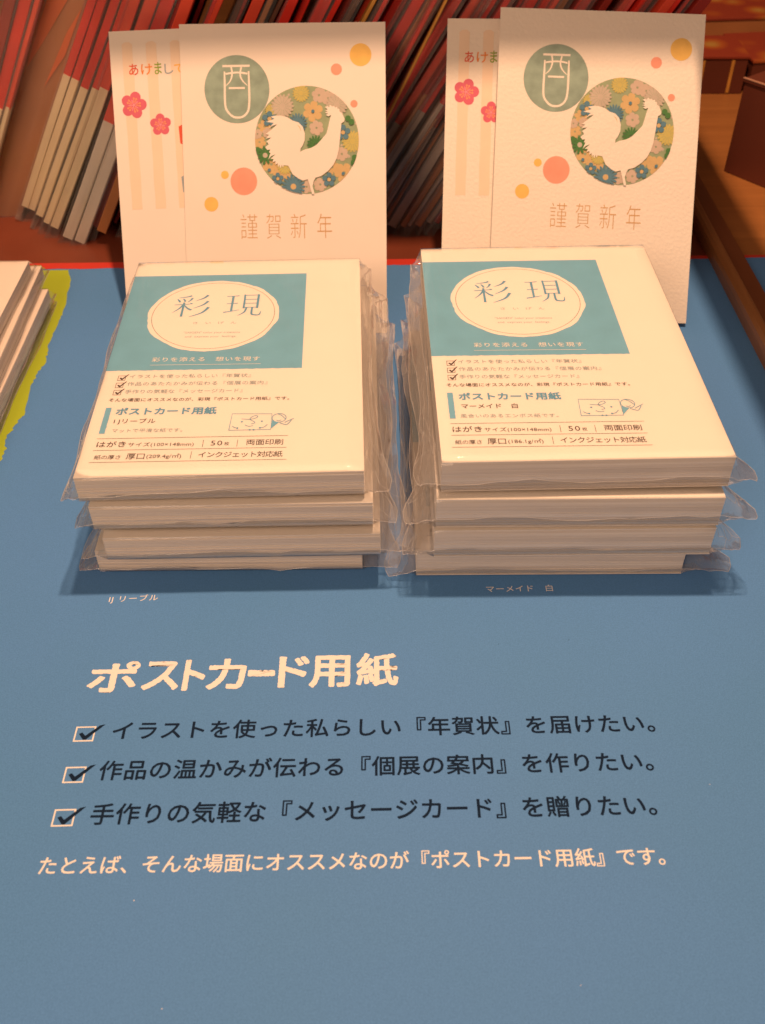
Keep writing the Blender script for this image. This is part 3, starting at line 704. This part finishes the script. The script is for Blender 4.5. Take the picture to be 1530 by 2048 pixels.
def stripe_print(t, full):
    g = MT; z = .05
    for i in range(4):
        x = 6.0 + i * 11.8
        k = Ink(z); N = 16
        Lf = [(x + .25 * noise.noise((j * .5, i, 0)), 63.6 + 78 * j / N) for j in range(N + 1)]
        Rt = [(x + 5.2 + .25 * noise.noise((j * .5, i, 4)), 63.6 + 78 * j / N) for j in range(N + 1)]
        k.poly(Lf + [(x + 1.2, 142.6), (x + 3.6, 142.8)] + Rt[::-1], g['stripe']); k.build('peach_stripe', t)
    for ch, a, b, h, m in (('あ', 8.9, 13.4, 5.2, 'tred'), ('け', 14.9, 20.3, 5.0, 'torg'), ('ま', 21.5, 24.9, 5.6, 'tgrn'), ('し', 26.4, 30.6, 4.6, 'tgry'), ('て', 31.2, 36.0, 4.4, 'tyel')):
        text('greeting_kana', ch, a, b, 127.3, 5.4, g[m], t, z + .03, 0.012, height=h)
    k = Ink(z + .04); plum(k, 10.1, 113.3, 6.3, 1.3); k.build('plum_blossom', t)
    k = Ink(z + .04); plum(k, 22.8, 103.6, 5.2, 1.6); k.build('plum_blossom', t)
    k = Ink(z + .04); k.poly([(31.6, 102.4), (36.5, 104.6), (36.5, 92.2), (32.0, 94.4)], g['tred']); k.build('red_shape', t)
    k = Ink(z + .04); k.poly([(31.5, 78.4), (37.5, 81.6), (37.5, 68.0), (32.0, 71.2)], g['tgry']); k.build('grey_shape', t)

GC = 'new year sample postcards standing behind the packs'
c1 = sample_card('rooster postcard standing behind the left stack, in front of a peach striped card', (3.31, 421.49, 0.35), -.01943, .61977, .0061, MT['card'], GC)
rooster_print(c1, MT['card'])
c2 = sample_card('textured rooster postcard standing behind the right stack, front one of its pair', (153.90, 424.09, 2.2), .00941, .63701, -.04782, MT['card_rough'], GC)
rooster_print(c2, MT['card_rough'], 1.1, -1.6)
c3 = sample_card('peach striped postcard with plum blossoms half hidden behind the left rooster card', (-27.6, 422.6, 0.35), -.03, .6198, .040, MT['card'], GC, -0.7)
stripe_print(c3, True)
c4 = sample_card('peach striped textured postcard half hidden behind the right rooster card', (130.09, 424.6, 0.35), -.050, .637, -.002, MT['card_rough'], GC, -1.3)
stripe_print(c4, False)

# clear stands holding the cards
for nm, br, a, lean in (('clear acrylic stand behind the left pair of cards', (-12, 424, 0), -.03, .617), ('clear acrylic stand behind the right pair of cards', (136, 427, 0), -.02, .63)):
    r, u = axes(a, lean, 0); n = r.cross(u)
    t = thing('card_stand', nm, 'card stand', Vector(br) - r * 80 - n * 6.0 + Vector((0, 0, 1.5)), Matrix((r, u, n)).transposed(), 'clear card stands')
    box('back_plate', (0, 2, -2, 70, 70, 0), MT['acryl'], t, .3)
    box('front_lip', (0, 2, 9.2, 70, 10, 11.0), MT['acryl'], t, .3)
    box('foot_shelf', (0, 0, -2, 70, 1.8, 11.0), MT['acryl'], t, .3)

# ------------------------------------------------------------------ packets leaning behind the board
ORD = ['first', 'second', 'third', 'fourth', 'fifth', 'sixth', 'seventh', 'eighth', 'ninth', 'tenth', 'eleventh', 'twelfth', 'thirteenth', 'fourteenth', 'fifteenth', 'sixteenth', 'seventeenth', 'eighteenth', 'nineteenth', 'twentieth']
def packet(x, y, z, tan, w, split, up, low, label, group, depth=80, height=185, bag=True, seed=0, yaw=0.0, name='paper_packet'):
    """slab whose narrow front edge faces the camera; x,y,z = lower left front corner, leaning right by tan"""
    th = math.atan(tan)
    rot = Matrix.Rotation(yaw, 3, 'Z') @ Matrix.Rotation(th, 3, 'Y')
    t = thing(name, label, 'paper packet', (x, y, z), rot, group)
    rnd = random.Random(seed)
    w *= math.cos(th) if name != 'printed_pouch' else 1
    n = max(1, int(w / 3.2)) if w > 5 and name != 'printed_pouch' else 1
    def slab(nm, z0, z1, ww, o, m):
        V = []; F = []
        for q in range(n):
            a = ww * q / n; b = ww * (q + 1) / n - .25; dy = rnd.uniform(0, 1.0)
            N = 6
            prof = [(a + .35, 0), (b - .35, 0), (b, .35), (b, depth), (a, depth), (a, .35)]
            base = len(V)
            for j in range(N + 1):
                zz = z0 + (z1 - z0) * j / N; bend = .35 * math.sin(zz * .03 + seed + q)
                for (px, py) in prof: V.append((px + o + bend, py + dy - o, zz))
            for j in range(N):
                for i in range(6):
                    i2 = (i + 1) % 6; F.append((base + j * 6 + i, base + j * 6 + i2, base + (j + 1) * 6 + i2, base + (j + 1) * 6 + i))
            F.append(tuple(base + i for i in range(5, -1, -1))); F.append(tuple(base + N * 6 + i for i in range(6)))
        return mesh(nm, V, F, [m], t)
    if split > 0:
        slab('lower_body', 0, split + 2, w - .15, .08, MT[low]); slab('upper_sleeve', split, height, w, 0, MT[up])
    else: slab('body', 0, height, w, 0, MT[up])
    if bag:
        v, f = boxv(-1.0, -1.6, -9, w + .9, depth + 3, height + 2)
        bm = bmesh.new(); o = mesh('film_bag', v, f, [MT['film_bg']], t); bm.from_mesh(o.data)
        bmesh.ops.subdivide_edges(bm, edges=bm.edges[:], cuts=5, use_grid_fill=True)
        for vv in bm.verts:
            p = vv.co / S
            if p.z < -3: vv.co.x += 0  # flat empty hem
            vv.co.x += S * .5 * noise.noise((p.y * .1, p.z * .1, seed)); vv.co.y += S * .8 * noise.noise((p.x * .3, p.z * .08, seed + 4))
        bm.to_mesh(o.data); bm.free()
    return t
G1 = 'paper packets filed upright behind the board'
left = [ # x, y, z, tan, w, split, up, low
 (-255, 548, 4, .545, 6.6, 70, 'p_dred', 'p_dred', 'darkest red packet at the far left edge behind the white packs'),
 (-246.5, 548, 5, .545, 6.8, 70, 'p_red', 'p_cream', 'red packet between the dark red one and the brown pouch, far left'),
 (-239.0, 546, 5, .55, 3.2, 70, 'p_red2', 'p_cream', 'thin vermilion packet with cream foot touching the brown pouch'),
 (-212, 550, 9, .565, 10.0, 84, 'p_red', 'p_cream', 'red packet with the widest cream foot, right of the brown pouch'),
 (-201, 540, 8, .575, 5.4, 84, 'p_red', 'p_cream', 'thin cream footed packet second in the left bundle'),
 (-195.6, 534, 6, .575, 5.0, 86, 'p_red', 'p_cream', 'thin cream footed packet third in the left bundle'),
 (-190.6, 529, 6, .57, 5.8, 88, 'p_red2', 'p_cream', 'thin cream footed packet fourth in the left bundle, before the dark gap'),
 (-183, 523, 3, .56, 7.3, 76, 'p_red2', 'p_pale', 'grey footed red packet right of the dark gap'),
 (-175.8, 520, 2, .56, 7.2, 72, 'p_red', 'p_pale', 'rightmost grey footed red packet beside the left striped card'),
]
for i, a in enumerate(left):
    packet(*a[:8], a[8], G1, seed=i)
kp = packet(-238, 556, 2, .555, 20.5, 0, 'p_kraft', 'p_kraft', 'wide brown printed pouch with orange slanting patches among the red packets', G1, seed=32, depth=50, name='printed_pouch')
o = mesh('orange_patch', [(1, -.4, 96), (5, -.4, 112), (13, -.4, 150), (13, -.4, 170), (3, -.4, 170), (1, -.4, 125)], [(0, 1, 2, 3, 4, 5)], [MT['p_orange']], kp)
o = mesh('orange_patch', [(12, -.5, 90), (17.5, -.5, 112), (18.5, -.5, 140), (15, -.5, 124)], [(0, 1, 2, 3)], [MT['p_orange']], kp)

# the row that runs on behind the cards
rnd = random.Random(21)
x = -166.0; i = 0; cnt = {}
seq = ['p_red', 'p_red2', 'p_dred', 'p_red', 'p_gold', 'p_kraft', 'p_red', 'p_red2', 'p_black', 'p_red', 'p_dred', 'p_red', 'p_red2', 'p_red']
names = {'p_red': 'red', 'p_red2': 'vermilion', 'p_dred': 'dark red', 'p_gold': 'gold', 'p_kraft': 'brown', 'p_black': 'black', 'p_grey': 'grey', 'p_orange': 'orange'}
while x < 88 and i < 60:
    m = seq[(i * 5 + rnd.randint(0, 2)) % len(seq)]
    w = rnd.choice([2.6, 3.4, 4.2, 5.2, 6.6]) if m not in ('p_gold', 'p_black') else rnd.choice([2.4, 3.4])
    tan = .56 + .0003 * (x + 166) + rnd.uniform(-.03, .03)
    y = 520 + rnd.uniform(-2, 10)
    if -10 < x < 60: y += 6
    low = rnd.choice(['p_grey', 'p_grey', 'p_kraft', 'p_dred', 'p_kraft'])
    cnt[m] = cnt.get(m, 0) + 1
    side = 'above left cards' if x < -70 else ('between the card pairs' if x < 30 else 'above right cards')
    key = (m, side); cnt[key] = cnt.get(key, 0) + 1
    packet(x, y, rnd.uniform(4, 9), tan, w, rnd.uniform(62, 84), m, low, '%s packet leaning, %s of its colour from left %s' % (names[m], ORD[min(19, cnt[key] - 1)], side), G1, seed=60 + i, bag=(i % 3 == 0 or -60 < x < 40), yaw=rnd.uniform(-.03, .03))
    x += w + rnd.choice([.1, .2, .4, 1.2]); i += 1
bb = packet(8, 512, 5, .42, 1.6, 0, 'p_gold', 'p_gold', 'narrow gold strip leaning in front of the red packets between the card pairs', G1, seed=200, bag=False, depth=3, height=190)
bb.location.x = -31 * S; bb.location.y = .514; bb.rotation_euler = (0, math.atan(.52), 0)

# ------------------------------------------------------------------ right side
dv = thing('wooden_divider', 'low brown wooden divider rail lying along the right edge of the blue board', 'divider', (183, 300, 0))
def prism(name, prof, y0, y1, mat, parent):
    V = [(a, y0, b) for a, b in prof] + [(a, y1, b) for a, b in prof]; n = len(prof)
    F = [(i, (i + 1) % n, n + (i + 1) % n, n + i) for i in range(n)] + [tuple(range(n - 1, -1, -1)), tuple(range(n, 2 * n))]
    bm = bmesh.new(); o = mesh(name, V, F, [mat], parent); bm.from_mesh(o.data); bmesh.ops.recalc_face_normals(bm, faces=bm.faces); bm.to_mesh(o.data); bm.free(); return o
prism('front_rail', [(0, .05), (0, 5.5), (.6, 7.6), (2.2, 9.0), (4.4, 9.6), (5.6, 9.2), (5.8, .05)], -60, 300, MT['rail'], dv)
prism('inner_board', [(5.9, .05), (5.9, 7.4), (15.2, 7.4), (15.2, .05)], -60, 300, MT['rail_shaded'], dv)

def oriented_box(name, label, cat, loc, ang, dx, dy, h, mside, mtop, rim=None, stripes=0, group=None):
    t = thing(name, label, cat, loc, Matrix.Rotation(ang, 3, 'Z'), group)
    box('box_body', (0, 0, 0, dx, dy, h), mside, t, .5)
    box('box_lid', (-.8, -.8, h + .02, dx + .8, dy + .8, h + 2.0), mtop, t, .4)
    if rim: box('rim', (-1.0, -1.0, h + 2.02, dx + 1, .6, h + 2.5), MT['box_edge'], t)
    for s in range(stripes):
        x = dx * (s + .5) / stripes; v, f = boxv(x - 1.1, -.35, 1, x + 1.1, -.04, h - 1); mesh('gold_band', v, f, [MT['p_gold']], t)
    return t
oriented_box('dark_box', 'dark red cardboard box standing on the wooden table at the right edge', 'box', (222.5, 610, -1.9), math.atan2(-24.5, 18.6), 90, 70, 56, MT['box_dark'], MT['box_dark'], rim=True)
oriented_box('gift_box', 'red patterned gift box with gold bands on the wooden table at upper right', 'gift box', (206, 744, -1.9), -.02, 64, 45, 25, MT['box_dark'], MT['pattern'], stripes=3, group='patterned gift boxes')
oriented_box('gift_box', 'gold patterned gift box behind the dark box in the top right corner', 'gift box', (274, 742, -1.9), .1, 70, 60, 22, MT['box_dark'], MT['pattern'], stripes=2, group='patterned gift boxes')
oriented_box('gift_box', 'patterned gift box farthest back at the top of the picture', 'gift box', (205, 830, -1.9), .05, 120, 90, 24, MT['p_kraft'], MT['pattern'], group='patterned gift boxes')
oriented_box('brown_box', 'plain brown box lying behind the right pair of cards', 'box', (120, 700, -1.9), .0, 78, 110, 30, MT['p_kraft'], MT['p_kraft'])

# shelf above the packets: it keeps the tops of the cards and the packets in shade
sh = thing('overhead_shelf', 'wooden shelf hanging above the packets, over the top of the picture', 'shelf', (0, 463, 330))
box('shelf_board', (-84, 0, 0, 154, 500, 18), MT['shelf'], sh, 1)
box('shadow_beam', (142, -230, -115, 176, 260, -95), MT['shelf'], sh, 1)  # unseen beam, added to cast the dark band along the divider
box('shadow_beam_hanger', (144, 1, -94.5, 153, 30, -.5), MT['shelf'], sh, .5)  # added to hang that unseen beam from the shelf
